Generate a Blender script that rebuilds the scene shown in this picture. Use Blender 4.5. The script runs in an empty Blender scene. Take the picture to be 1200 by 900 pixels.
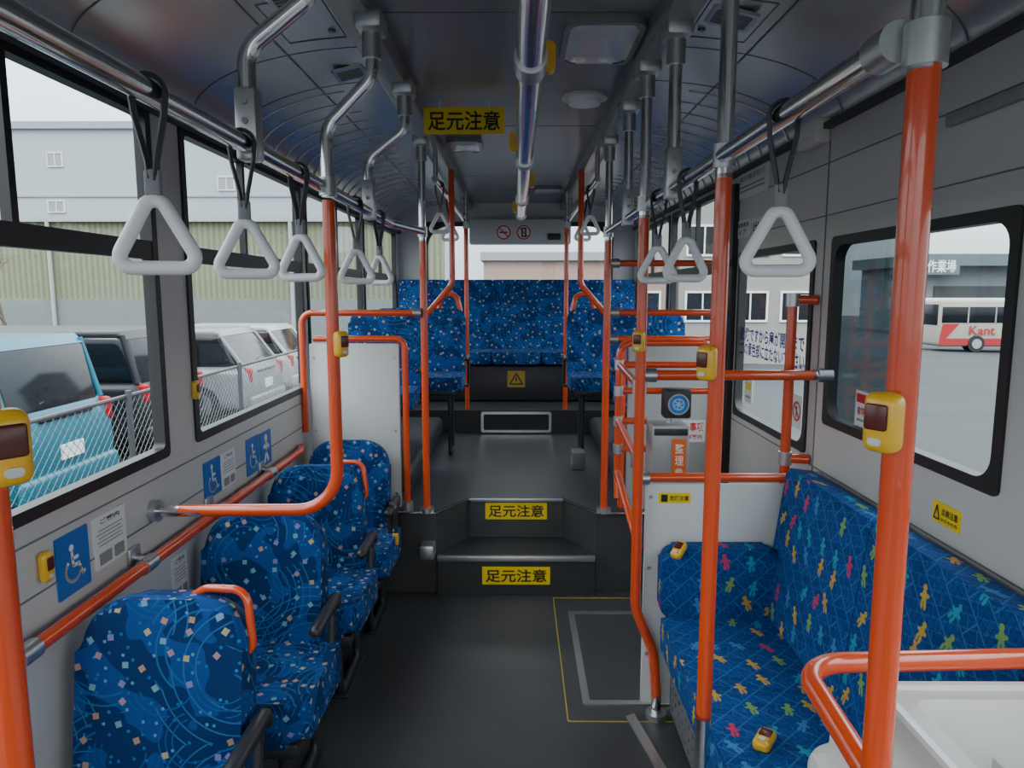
import bpy, bmesh, math, random
from mathutils import Vector, Matrix
random.seed(4)
PI=math.pi; rad=math.radians
C=bpy.context.scene.collection
# ---------------------------------------------------------------- camera
ZC=1.65; F=830.0
pitch=math.atan(108/F); yaw=math.atan(5/F)
cd=bpy.data.cameras.new('camera'); cam=bpy.data.objects.new('camera',cd); C.objects.link(cam)
cam.location=(0,0,ZC); cam.rotation_euler=(PI/2-pitch,0,yaw)
cd.sensor_width=36; cd.lens=36*F/1200; cd.clip_start=0.02; cd.clip_end=500
bpy.context.scene.camera=cam
RM=cam.rotation_euler.to_matrix()
def pt(px,py,X=None,Y=None,Z=None):
    d=RM@Vector((px-600,450-py,-F))
    if X is not None: t=X/d.x
    elif Y is not None: t=Y/d.y
    else: t=(Z-ZC)/d.z
    return Vector((d.x*t,d.y*t,ZC+d.z*t))
# ---------------------------------------------------------------- materials
class NG:
    def __init__(s,mat):
        s.t=mat.node_tree; s.n=s.t.nodes; s.l=s.t.links
    def new(s,typ,**k):
        n=s.n.new(typ)
        for a,b in k.items(): setattr(n,a,b)
        return n
    def put(s,sock,v):
        if isinstance(v,bpy.types.NodeSocket): s.l.new(v,sock)
        else: sock.default_value=v
    def m(s,op,a,b=None,c=None):
        n=s.new('ShaderNodeMath',operation=op); s.put(n.inputs[0],a)
        if b is not None: s.put(n.inputs[1],b)
        if c is not None: s.put(n.inputs[2],c)
        return n.outputs[0]
    def vm(s,op,a,b=None,scale=None):
        n=s.new('ShaderNodeVectorMath',operation=op); s.put(n.inputs[0],a)
        if b is not None: s.put(n.inputs[1],b)
        if scale is not None: s.put(n.inputs['Scale'],scale)
        return n.outputs['Value'] if op in('LENGTH','DISTANCE') else n.outputs[0]
    def mix(s,f,a,b):
        n=s.new('ShaderNodeMix',data_type='RGBA'); s.put(n.inputs[0],f); s.put(n.inputs[6],a); s.put(n.inputs[7],b)
        return n.outputs[2]
    def sep(s,v):
        n=s.new('ShaderNodeSeparateXYZ'); s.l.new(v,n.inputs[0]); return n.outputs
    def comb(s,x,y,z=0.0):
        n=s.new('ShaderNodeCombineXYZ'); s.put(n.inputs[0],x); s.put(n.inputs[1],y); s.put(n.inputs[2],z); return n.outputs[0]
def c4(c): return (c[0],c[1],c[2],1.0)
def pm(name,col,rough=.5,metal=0.0,var=.08,scale=6.0,bump=0.0,bscale=200.0,coat=0.0,spec=.5):
    m=bpy.data.materials.new(name); m.use_nodes=True; g=NG(m); b=g.n['Principled BSDF']
    tc=g.new('ShaderNodeTexCoord'); nz=g.new('ShaderNodeTexNoise'); nz.inputs['Scale'].default_value=scale; nz.inputs['Detail'].default_value=4
    g.l.new(tc.outputs['Object'],nz.inputs['Vector'])
    a=tuple(min(1,x*(1+var)) for x in col); d=tuple(x*(1-var) for x in col)
    g.put(b.inputs['Base Color'],g.mix(nz.outputs['Fac'],c4(d),c4(a)))
    b.inputs['Roughness'].default_value=rough; b.inputs['Metallic'].default_value=metal; b.inputs['Coat Weight'].default_value=coat; b.inputs['Specular IOR Level'].default_value=spec
    if bump:
        n2=g.new('ShaderNodeTexNoise'); n2.inputs['Scale'].default_value=bscale; g.l.new(tc.outputs['Object'],n2.inputs['Vector'])
        bp=g.new('ShaderNodeBump'); bp.inputs['Strength'].default_value=bump; bp.inputs['Distance'].default_value=.002
        g.l.new(n2.outputs['Fac'],bp.inputs['Height']); g.l.new(bp.outputs[0],b.inputs['Normal'])
    return m
def glassmat(name,tint,base=.03,k=.45):
    m=bpy.data.materials.new(name); m.use_nodes=True; g=NG(m); g.n.clear()
    o=g.new('ShaderNodeOutputMaterial'); t=g.new('ShaderNodeBsdfTransparent'); t.inputs[0].default_value=c4(tint)
    gl=g.new('ShaderNodeBsdfGlossy'); gl.inputs['Roughness'].default_value=.02; gl.inputs[0].default_value=(.8,.85,.9,1)
    lw=g.new('ShaderNodeLayerWeight'); lw.inputs[0].default_value=.5
    f=g.m('ADD',g.m('MULTIPLY',g.m('POWER',lw.outputs['Facing'],5.0),k),base)
    mx=g.new('ShaderNodeMixShader'); g.l.new(f,mx.inputs[0]); g.l.new(t.outputs[0],mx.inputs[1]); g.l.new(gl.outputs[0],mx.inputs[2])
    g.l.new(mx.outputs[0],o.inputs[0]); return m
def fabric(name,kind):
    m=bpy.data.materials.new(name); m.use_nodes=True; g=NG(m); b=g.n['Principled BSDF']
    tc=g.new('ShaderNodeTexCoord'); x,y,z=g.sep(tc.outputs['Object'])[:3]
    nx,ny,nz=[g.m('ABSOLUTE',q) for q in g.sep(tc.outputs['Normal'])[:3]]
    isz=g.m('GREATER_THAN',nz,.68); isx=g.m('GREATER_THAN',nx,.68)
    u=g.m('ADD',g.m('MULTIPLY',x,g.m('SUBTRACT',1.0,isx)),g.m('MULTIPLY',y,isx))
    v=g.m('ADD',g.m('MULTIPLY',z,g.m('SUBTRACT',1.0,isz)),g.m('MULTIPLY',y,isz))
    # every seat shows another cut of the cloth
    oi=g.new('ShaderNodeObjectInfo')
    ol=g.sep(oi.outputs['Location'])
    shift=g.comb(g.m('MULTIPLY',ol[1],3.7),g.m('MULTIPLY',ol[0],2.9)) if kind=='squares' else (0,0,0)
    uv=g.vm('ADD',g.comb(u,v),shift)
    def cells(scale,off,rnd=1.0):
        p=g.vm('ADD',g.vm('SCALE',uv,scale=scale),off)
        vo=g.new('ShaderNodeTexVoronoi',voronoi_dimensions='2D'); vo.inputs['Scale'].default_value=1; vo.inputs['Randomness'].default_value=rnd
        g.l.new(p,vo.inputs['Vector']); cs=g.sep(vo.outputs['Color'])
        loc=g.vm('SUBTRACT',p,vo.outputs['Position'])
        r=g.new('ShaderNodeVectorRotate',rotation_type='Z_AXIS'); g.l.new(loc,r.inputs['Vector'])
        return r,loc,cs
    def ramp(f,cols):
        n=g.new('ShaderNodeValToRGB'); n.color_ramp.interpolation='CONSTANT'; e=n.color_ramp.elements
        while len(e)<len(cols): e.new(.5)
        for i,c in enumerate(cols): e[i].position=i/len(cols); e[i].color=c4(c)
        g.l.new(f,n.inputs[0]); return n.outputs[0]
    def arcs(scale,off,rmin,width,n):
        r,loc,cs=cells(scale,off,1.0)
        d=g.vm('LENGTH',loc); out=None
        for k in range(n):
            e=g.m('ABSOLUTE',g.m('SUBTRACT',d,g.m('ADD',rmin+k*.085,g.m('MULTIPLY',cs[0],.15)))); e=g.m('LESS_THAN',e,width)
            out=e if out is None else g.m('MAXIMUM',out,e)
        # only on one side of each cell, so the rings break into sweeping arcs
        g.l.new(g.m('MULTIPLY',cs[1],6.28),r.inputs['Angle'])
        return g.m('MULTIPLY',out,g.m('GREATER_THAN',g.sep(r.outputs[0])[0],-.05))
    if kind=='squares':
        nn=g.new('ShaderNodeTexNoise'); nn.inputs['Scale'].default_value=9; nn.inputs['Detail'].default_value=1; g.l.new(uv,nn.inputs['Vector'])
        col=g.mix(g.m('GREATER_THAN',nn.outputs['Fac'],.52),(.004,.028,.115,1),(.007,.058,.225,1))
        col=g.mix(arcs(3.6,(1.3,2.1,0),.28,.009,5),col,(.012,.10,.28,1))
        col=g.mix(arcs(2.8,(5.3,.7,0),.22,.005,6),col,(.025,.13,.31,1))
        col=g.mix(arcs(5,(2.3,8.7,0),.22,.009,4),col,(.008,.08,.26,1))
        r,loc,cs=cells(30,(3,5,0)); g.l.new(g.m('MULTIPLY',cs[0],6.28),r.inputs['Angle'])
        lx,ly=[g.m('ABSOLUTE',q) for q in g.sep(r.outputs[0])[:2]]
        f=g.m('MULTIPLY',g.m('LESS_THAN',g.m('MAXIMUM',lx,ly),.11),g.m('GREATER_THAN',cs[2],.45))
        col=g.mix(f,col,ramp(cs[1],[(.01,.15,.36),(.03,.22,.42),(.12,.27,.44),(.01,.12,.36)]))
        r,loc,cs=cells(17,(9,2,0),.85); g.l.new(g.m('MULTIPLY',cs[0],6.28),r.inputs['Angle'])
        lx,ly=[g.m('ABSOLUTE',q) for q in g.sep(r.outputs[0])[:2]]
        f=g.m('MULTIPLY',g.m('LESS_THAN',g.m('MAXIMUM',lx,ly),.13),g.m('GREATER_THAN',cs[2],.28))
        col=g.mix(f,col,ramp(cs[1],[(.40,.25,.16),(.15,.34,.44),(.20,.20,.42),(.40,.37,.20),(.34,.24,.27),(.16,.33,.40)]))
    else:
        def lines(scale,ang,ms,off):
            rr=g.new('ShaderNodeVectorRotate',rotation_type='Z_AXIS'); g.l.new(g.vm('ADD',uv,off),rr.inputs['Vector']); rr.inputs['Angle'].default_value=ang
            br=g.new('ShaderNodeTexBrick'); br.inputs['Scale'].default_value=scale; br.inputs['Mortar Size'].default_value=ms; br.inputs['Mortar Smooth'].default_value=0
            g.l.new(rr.outputs[0],br.inputs['Vector']); return br
        b1=lines(8,.25,.014,(0,0,0)); b1.inputs['Color1'].default_value=(.005,.042,.18,1); b1.inputs['Color2'].default_value=(.008,.062,.26,1); b1.inputs['Mortar'].default_value=(.018,.10,.28,1)
        b2=lines(13,1.25,.014,(.21,.13,0))
        col=g.mix(b2.outputs['Fac'],b1.outputs['Color'],(.004,.030,.12,1))
        b3=lines(4.3,-.75,.010,(.4,.3,0)); col=g.mix(b3.outputs['Fac'],col,(.025,.13,.32,1))
        b4=lines(18,.25,.010,(.7,.1,0)); col=g.mix(b4.outputs['Fac'],col,(.010,.075,.24,1))
        r,loc,cs=cells(11,(4,7,0),.5); g.l.new(g.m('MULTIPLY',g.m('SUBTRACT',cs[0],.5),1.3),r.inputs['Angle'])
        L=r.outputs[0]
        def ell(cx,cy,sx,sy):
            q=g.vm('MULTIPLY',g.vm('SUBTRACT',L,(cx,cy,0)),(1/sx,1/sy,0)); return g.m('LESS_THAN',g.vm('LENGTH',q),1.0)
        f=ell(0,.28,.09,.085)
        for e in((0,.06,.11,.155),(-.06,-.19,.055,.14),(.075,-.18,.05,.13),(-.14,.08,.07,.055),(.14,.04,.065,.05)): f=g.m('MAXIMUM',f,ell(*e))
        f=g.m('MULTIPLY',f,g.m('GREATER_THAN',cs[2],.15))
        col=g.mix(f,col,ramp(cs[1],[(.52,.33,.05),(.03,.28,.38),(.48,.04,.12),(.18,.34,.10),(.05,.20,.42),(.50,.30,.05)]))
    g.put(b.inputs['Base Color'],col); b.inputs['Roughness'].default_value=.9
    b.inputs['Specular IOR Level'].default_value=.2
    n2=g.new('ShaderNodeTexNoise'); n2.inputs['Scale'].default_value=450; g.l.new(tc.outputs['Object'],n2.inputs['Vector'])
    bp=g.new('ShaderNodeBump'); bp.inputs['Strength'].default_value=.3; bp.inputs['Distance'].default_value=.001
    g.l.new(n2.outputs['Fac'],bp.inputs['Height']); g.l.new(bp.outputs[0],b.inputs['Normal'])
    return m
ORG=pm('orange_coating',(.66,.070,.013),.22,var=.05,coat=.6)
CHR=pm('chrome',(.66,.67,.68),.15,1.0,var=.04)
STEEL=pm('brushed_steel',(.50,.51,.52),.35,.9,var=.05)
WALL=pm('wall_panel_grey',(.53,.53,.515),.33,var=.03,scale=2)
PANEL=pm('partition_panel',(.58,.60,.59),.4,var=.03)
PANEL2=pm('partition_panel_grey',(.36,.37,.37),.4,var=.04)
CEIL=pm('ceiling_grey',(.22,.22,.22),.25,var=.04,scale=2)
COVE=pm('cove_grey',(.42,.415,.41),.20,.5,var=.10,scale=3)
RIB=pm('cove_rib',(.60,.61,.62),.3,.4)
SEAM=pm('seam_dark',(.05,.052,.055),.6)
SEAM2=pm('seam_grey',(.16,.165,.17),.6)
SEAM3=pm('cove_seam',(.13,.132,.135),.5)
BLACK=pm('black_rubber',(.012,.012,.014),.45)
DARK=pm('dark_plastic',(.022,.023,.026),.4,bump=.2)
FLOOR=pm('floor_vinyl',(.048,.050,.053),.38,var=.28,scale=5,bump=.25,bscale=260)
FLOOR2=pm('riser_vinyl',(.028,.029,.031),.5,var=.2,scale=8)
YEL=pm('sign_yellow',(.85,.60,.01),.4,var=.03)
YB=pm('button_yellow',(.78,.44,.02),.3,var=.03,coat=.3)
MAR=pm('button_lens',(.10,.02,.015),.25)
WHT=pm('white_plastic',(.80,.80,.80),.35,var=.02)
HAND=pm('strap_handle_white',(.86,.88,.90),.25,var=.02)
BELT=pm('strap_belt',(.06,.06,.065),.6)
INK=pm('ink_black',(.01,.01,.01),.5,var=0)
RED=pm('sign_red',(.60,.015,.02),.4)
LAMP=pm('tail_lamp_red',(.30,.004,.008),.3,spec=.2)
CRED=pm('coach_red',(.32,.010,.012),.5)
BLUE=pm('sign_blue',(.015,.13,.45),.4)
PAPER=pm('paper_white',(.70,.72,.72),.6,var=.03)
GREYT=pm('print_grey',(.25,.26,.28),.6)
CREAM=pm('cream_plastic',(.60,.60,.56),.4,var=.03)
SQ=fabric('seat_fabric_squares','squares'); FIG=fabric('seat_fabric_figures','fig')
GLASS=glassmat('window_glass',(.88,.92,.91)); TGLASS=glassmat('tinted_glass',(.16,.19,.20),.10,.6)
DGLASS=pm('car_glass',(.006,.008,.010),.10,var=0,spec=.3)
YLINE=pm('yellow_line',(.45,.34,.03),.6)
GRILL=pm('grille_grey',(.12,.125,.13),.5)
LENS=pm('lamp_diffuser',(.55,.57,.58),.12,var=.02)
STKB=pm('sticker_blue',(.01,.02,.30),.5)
# ---------------------------------------------------------------- helpers
def obj(name,bm,mat,parent=None,local=False,smooth=35,recalc=True):
    if recalc: bmesh.ops.recalc_face_normals(bm,faces=bm.faces[:])
    off=Vector((0,0,0))
    if parent is not None:
        if not local:
            p=parent
            while p is not None: off+=p.location; p=p.parent
            bmesh.ops.translate(bm,verts=bm.verts[:],vec=-off)
    elif bm.verts and not local:
        xs=[v.co.x for v in bm.verts]; ys=[v.co.y for v in bm.verts]; zs=[v.co.z for v in bm.verts]
        off=Vector(((min(xs)+max(xs))/2,(min(ys)+max(ys))/2,min(zs))); bmesh.ops.translate(bm,verts=bm.verts[:],vec=-off)
    me=bpy.data.meshes.new(name); bm.to_mesh(me); bm.free()
    for p in me.polygons: p.use_smooth=True
    try: me.set_sharp_from_angle(angle=rad(smooth))
    except Exception: pass
    me.materials.append(mat)
    o=bpy.data.objects.new(name,me); C.objects.link(o)
    if parent is not None: o.parent=parent
    elif not local: o.location=off
    return o
def tag(o,label,cat,group=None,kind=None):
    o['label']=label; o['category']=cat
    if group: o['group']=group
    if kind: o['kind']=kind
    return o
def thing(name,label,cat,loc=(0,0,0),rz=0,group=None):
    o=bpy.data.objects.new(name,None); o.empty_display_size=.05; C.objects.link(o); o.location=loc; o.rotation_euler=(0,0,rz)
    return tag(o,label,cat,group)
def struct(name,bm,mat,parent=None):
    o=obj(name,bm,mat,parent)
    if parent is None: o['kind']='structure'
    return o
def dup(root,loc,label,rz=None):
    r=root.copy(); C.objects.link(r); r.location=loc; r['label']=label
    if rz is not None: r.rotation_euler=(0,0,rz)
    for ch in list(root.children):
        c=ch.copy(); C.objects.link(c); c.parent=r
        for gch in list(ch.children):
            d=gch.copy(); C.objects.link(d); d.parent=c
    return r
B=bmesh.new
def box(bm,lo,hi,bev=0,seg=2,M=None):
    lo=Vector(lo); hi=Vector(hi); c=(lo+hi)/2; s=hi-lo
    r=bmesh.ops.create_cube(bm,size=1); vs=r['verts']
    for v in vs: v.co=Vector((v.co.x*s.x,v.co.y*s.y,v.co.z*s.z))+c
    if bev:
        es=list({e for v in vs for e in v.link_edges})
        rr=bmesh.ops.bevel(bm,geom=es,offset=bev,segments=seg,affect='EDGES',profile=.5); 
        vs=list({v for f in rr['faces'] for v in f.verts}|{v for v in vs if v.is_valid})
    if M is not None: bmesh.ops.transform(bm,matrix=M,verts=vs)
    return bm
def fillet(pts,r,n=7,closed=False):
    pts=[Vector(p) for p in pts]; out=[]; N=len(pts)
    for i,p in enumerate(pts):
        if not closed and i in(0,N-1): out.append(p); continue
        a=pts[i-1]-p; b=pts[(i+1)%N]-p; la,lb=a.length,b.length; a.normalize(); b.normalize()
        ang=a.angle(b)
        if ang>PI-.02: out.append(p); continue
        d=min(r/math.tan(ang/2),la*.48,lb*.48); 
        p0=p+a*d; p2=p+b*d
        rr=d*math.tan(ang/2); cdir=(a+b).normalized(); c=p+cdir*(rr/math.sin(ang/2))
        v0=p0-c; v2=p2-c; th=v0.angle(v2)
        for k in range(n+1):
            t=k/n; out.append(c+(v0*math.sin((1-t)*th)+v2*math.sin(t*th))/math.sin(th))
    return out
def tube(bm,pts,r,fr=0,closed=False,seg=14,flat=None):
    pts=[Vector(p) for p in pts]
    if fr: pts=fillet(pts,fr,closed=closed)
    q=[pts[0]]
    for p in pts[1:]:
        if (p-q[-1]).length>1e-5: q.append(p)
    pts=q; N=len(pts); tang=[]
    for i in range(N):
        if closed: t=pts[(i+1)%N]-pts[i-1]
        else: t=pts[min(i+1,N-1)]-pts[max(i-1,0)]
        tang.append(t.normalized())
    t0=tang[0]; n=Vector((0,1,0)) if abs(t0.y)<.9 else Vector((1,0,0)); n=(n-t0*n.dot(t0)).normalized()
    rings=[]
    for i in range(N):
        t=tang[i]; n=(n-t*n.dot(t)).normalized(); b=t.cross(n)
        rg=[]
        for k in range(seg):
            a=2*PI*k/seg; sx,sy=(r,r) if flat is None else flat
            rg.append(bm.verts.new(pts[i]+n*math.cos(a)*sx+b*math.sin(a)*sy))
        rings.append(rg)
    for i in range(N if closed else N-1):
        A=rings[i]; Bq=rings[(i+1)%N]
        for k in range(seg): bm.faces.new((A[k],A[(k+1)%seg],Bq[(k+1)%seg],Bq[k]))
    if not closed: bm.faces.new(rings[0][::-1]); bm.faces.new(rings[-1])
    return bm
def prism(bm,pts,z0,z1,M=None):
    a=[bm.verts.new((p[0],p[1],z0)) for p in pts]; b=[bm.verts.new((p[0],p[1],z1)) for p in pts]; n=len(pts)
    bm.faces.new(a[::-1]); bm.faces.new(b)
    for i in range(n): bm.faces.new((a[i],a[(i+1)%n],b[(i+1)%n],b[i]))
    if M is not None: bmesh.ops.transform(bm,matrix=M,verts=a+b)
    return bm
def pillow(bm,pts,t,bev,M=None,seg=4):
    n0=set(bm.verts)
    a=[bm.verts.new((p[0],p[1],0)) for p in pts]; b=[bm.verts.new((p[0],p[1],t)) for p in pts]; n=len(pts)
    f1=bm.faces.new(a[::-1]); f2=bm.faces.new(b)
    for i in range(n): bm.faces.new((a[i],a[(i+1)%n],b[(i+1)%n],b[i]))
    es=list(set(f1.edges)|set(f2.edges))
    bmesh.ops.bevel(bm,geom=es,offset=bev,segments=seg,affect='EDGES',profile=.5)
    vs=[v for v in bm.verts if v not in n0]
    if M is not None: bmesh.ops.transform(bm,matrix=M,verts=vs)
    return bm
def rrect(w,h,r,n=6,cx=0,cy=0,rb=None):
    out=[]; rb=r if rb is None else rb
    for (sx,sy,a0,q) in((1,1,0,r),(-1,1,90,r),(-1,-1,180,rb),(1,-1,270,rb)):
        for k in range(n+1):
            a=rad(a0+90*k/n); out.append((cx+sx*(w/2-q)+q*math.cos(a),cy+sy*(h/2-q)+q*math.sin(a)))
    return out
def ring(bm,outer,inner,z0,z1,M=None):
    n=len(outer); V=[[bm.verts.new((p[0],p[1],z)) for p in L] for L in(outer,inner) for z in(z0,z1)]
    o0,o1,i0,i1=V
    for k in range(n):
        j=(k+1)%n
        for A,Bq in((o0,o1),(o1,i1),(i1,i0),(i0,o0)): bm.faces.new((A[k],A[j],Bq[j],Bq[k]))
    if M is not None: bmesh.ops.transform(bm,matrix=M,verts=[v for L in V for v in L])
    return bm
def frame(c,face):
    X,Y,Z={'-Y':((1,0,0),(0,0,1),(0,-1,0)),'+X':((0,1,0),(0,0,1),(1,0,0)),'-X':((0,-1,0),(0,0,1),(-1,0,0)),'-Z':((1,0,0),(0,-1,0),(0,0,-1)),'+Z':((1,0,0),(0,1,0),(0,0,1)),'+Y':((-1,0,0),(0,0,1),(0,1,0))}[face]
    M=Matrix.Identity(4)
    for i in range(3): M[i][0]=X[i]; M[i][1]=Y[i]; M[i][2]=Z[i]; M[i][3]=c[i]
    return M
def circ(r,n=24,cx=0,cy=0): return [(cx+r*math.cos(2*PI*k/n),cy+r*math.sin(2*PI*k/n)) for k in range(n)]
def cyl(bm,p0,p1,r,seg=20): return tube(bm,[p0,p1],r,seg=seg)
def face1(bm,pts,M):
    bm.faces.new([bm.verts.new(M@Vector(p)) for p in pts])
def textbm(s,w,h,cx,cy,M,z=.0045,bold=.012):
    cu=bpy.data.curves.new('t','FONT'); cu.body=s; cu.size=1; cu.align_x='CENTER'; cu.resolution_u=3; cu.offset=bold
    o=bpy.data.objects.new('t',cu); C.objects.link(o)
    bpy.context.view_layer.update()
    me=bpy.data.meshes.new_from_object(o.evaluated_get(bpy.context.evaluated_depsgraph_get()))
    bm=B(); bm.from_mesh(me); bpy.data.objects.remove(o); bpy.data.meshes.remove(me); bpy.data.curves.remove(cu)
    if bm.verts:
        xs=[v.co.x for v in bm.verts]; ys=[v.co.y for v in bm.verts]; sx=w/max(1e-6,max(xs)-min(xs)); sy=h/max(1e-6,max(ys)-min(ys)); mx=(min(xs)+max(xs))/2; my=(min(ys)+max(ys))/2
        for v in bm.verts: v.co=Vector(((v.co.x-mx)*sx+cx,(v.co.y-my)*sy+cy,z))
        bmesh.ops.transform(bm,matrix=M,verts=bm.verts[:])
    return bm
def stroke(bm,pts,w,z,M):
    for a,b in zip(pts[:-1],pts[1:]):
        a=Vector(a);b=Vector(b); d=(b-a); 
        if d.length<1e-6: continue
        n=Vector((-d.y,d.x)).normalized()*w/2; e=d.normalized()*w*.25
        vs=[bm.verts.new(M@Vector((q.x,q.y,z))) for q in(a-n-e,b-n+e,b+n+e,a+n-e)]; bm.faces.new(vs)
def disc(bm,cx,cy,r,z,M,n=20):
    bm.faces.new([bm.verts.new(M@Vector((x,y,z))) for x,y in circ(r,n,cx,cy)])
def sign(name,label,cat,c,face,w,h,pmat,items,r=.004,group=None,t=.004):
    root=thing(name,label,cat,c,group=group); M=frame(c,face)
    b=B(); prism(b,rrect(w,h,r,5),0,t,M); obj('panel',b,pmat,root)
    zz=t+.0008
    for it in items:
        k=it[0]; zz+=.0003
        if k=='text': b=textbm(it[1],it[4]*w,it[5]*h,it[2]*w,it[3]*h,M,zz,.018); nm='lettering'; mat=it[6]
        elif k=='disc': b=B(); disc(b,it[1]*w,it[2]*h,it[3]*w,zz,M); nm='pictogram'; mat=it[4]
        elif k=='ring':
            b=B(); ring(b,circ(it[3]*w,28,it[1]*w,it[2]*h),circ((it[3]-it[4])*w,28,it[1]*w,it[2]*h),zz-.0002,zz,M); nm='pictogram'; mat=it[5]
        elif k=='rect': b=B(); prism(b,rrect(it[3]*w,it[4]*h,.0008,2,it[1]*w,it[2]*h),zz-.0004,zz,M); nm='printed_block'; mat=it[5]
        elif k=='stroke':
            b=B()
            for line in it[1]: stroke(b,[(x*w,y*h) for x,y in line],it[2]*w,zz,M)
            nm='pictogram'; mat=it[3]
        if b.verts: obj(nm,b,mat,root,recalc=False)
        else: b.free()
    return root
def wheelchair(s=1.0,ox=0,oy=0,asp=1.0):
    def q(l): return [(ox+x*s,oy+y*s*asp) for x,y in l]
    arc=[( -.04+.22*math.cos(rad(a)),-.14+.22*math.sin(rad(a))) for a in range(130,361,15)]
    L=[q([(-.05,.20),(-.03,-.06),(.14,-.06),(.24,-.30),(.31,-.27)]),q([(-.04,.08),(.13,.08)]),q(arc)]
    return L,(ox-.06*s,oy+.30*s*asp)
# ================================================================ BUS SHELL
XL,XR=-1.15,1.15; T=.03; ZT=2.27; CZ=2.5; YB0,YB1=-1.5,7.05
def holes_wall(x0,x1,holes,y0,y1,z0,z1):
    bm=B(); ys=sorted({y0,y1}|{h[0] for h in holes}|{h[1] for h in holes}); zs=sorted({z0,z1}|{h[2] for h in holes}|{h[3] for h in holes})
    for a,b in zip(ys[:-1],ys[1:]):
        for c,d in zip(zs[:-1],zs[1:]):
            my,mz=(a+b)/2,(c+d)/2
            if any(h[0]<my<h[1] and h[2]<mz<h[3] for h in holes): continue
            box(bm,(x0,a,c),(x1,b,d))
    return bm
WL=[(-1.2,.55,1.13,2.2),(.72,2.27,1.13,2.2),(2.50,3.82,1.13,2.2),(3.93,5.30,1.2,2.2),(5.41,6.80,1.2,2.2)]
WR=[(-.9,1.25,1.18,1.83),(1.66,2.60,1.18,1.83),(2.78,3.68,1.03,1.83),(3.93,5.30,1.2,2.2),(5.41,6.80,1.2,2.2)]
struct('wall_left',holes_wall(XL-T,XL,WL,YB0,YB1,-.3,ZT+.05),WALL)
struct('wall_right',holes_wall(XR,XR+T,WR,YB0,YB1,-.3,ZT+.05),WALL)
wn=0
def window(side,h,slide,rc=.05,tint=None):
    global wn; wn+=1
    y0,y1,z0,z1=h; cy,cz=(y0+y1)/2,(z0+z1)/2; w,hh=y1-y0,z1-z0
    face='+X' if side<0 else '-X'; x=XL if side<0 else XR
    M=frame((x,cy,cz),face)
    b=B(); ring(b,rrect(w+.035,hh+.035,.02),rrect(w-.03,hh-.03,rc),-.03,.008,M)
    if slide:
        zt=1.78-cz; box(b,(-w/2+.01,zt-.028,-.025),(w/2-.01,zt+.028,.006),M=M)
        for f in slide:
            xx=(-w/2+f*w) if side<0 else (w/2-f*w); box(b,(xx-.012,zt,-.022),(xx+.012,hh/2-.01,.004),M=M)
    o=obj('window_%d'%wn,b,BLACK); o['kind']='structure'
    b=B(); face1(b,[(p[0],p[1],-.02) for p in rrect(w-.02,hh-.02,rc)],M); obj('pane',b,GLASS,o,recalc=False)
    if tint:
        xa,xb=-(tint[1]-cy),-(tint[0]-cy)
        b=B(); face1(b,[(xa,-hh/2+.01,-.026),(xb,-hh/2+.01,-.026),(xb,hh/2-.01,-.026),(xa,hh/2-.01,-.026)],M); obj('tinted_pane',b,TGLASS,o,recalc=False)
for i,h in enumerate(WL): window(-1,h,[(.5,),(.60,),(.42,),(.5,),(.5,)][i],rc=.02)
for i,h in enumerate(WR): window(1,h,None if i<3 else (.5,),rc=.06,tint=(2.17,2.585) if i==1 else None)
RW=(-.88,.92,1.72,2.3)
bm=B()
for lo,hi in(((XL,YB1-.05,.0),(XR,YB1,RW[2])),((XL,YB1-.05,RW[2]),(RW[0],YB1,2.55)),((RW[1],YB1-.05,RW[2]),(XR,YB1,2.55)),((RW[0],YB1-.05,RW[3]),(RW[1],YB1,2.55))): box(bm,lo,hi)
struct('wall_rear',bm,WALL)
wn+=1; cx=(RW[0]+RW[1])/2; cz=(RW[2]+RW[3])/2; M=frame((cx,YB1-.05,cz),'-Y'); w=RW[1]-RW[0]; hh=RW[3]-RW[2]
b=B(); ring(b,rrect(w+.04,hh+.04,.03),rrect(w-.04,hh-.04,.2,rb=.05),-.04,.012,M); o=obj('window_%d'%wn,b,BLACK); o['kind']='structure'
b=B(); face1(b,[(p[0],p[1],-.03) for p in rrect(w-.03,hh-.03,.19,rb=.05)],M); obj('pane',b,GLASS,o,recalc=False)
bm=B()
box(bm,(XL,YB0-.05,-.3),(XR,YB0,.8)); box(bm,(XL,YB0-.05,2.3),(XR,YB0,2.55)); struct('wall_front',bm,WALL)
def cove(s):
    pts=[]
    for k in range(17):
        a=PI/2*k/16; pts.append((s*(.46+.69*math.sin(a)),2.25+.25*math.cos(a)**.9 if k<16 else 2.25))
    return pts
def covez(x): return 2.25+.25*math.cos(math.asin((x-.46)/.69))**.9
bm=B(); box(bm,(-.46,YB0,CZ),(.46,YB1,CZ+.04)); struct('ceiling',bm,CEIL)
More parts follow.
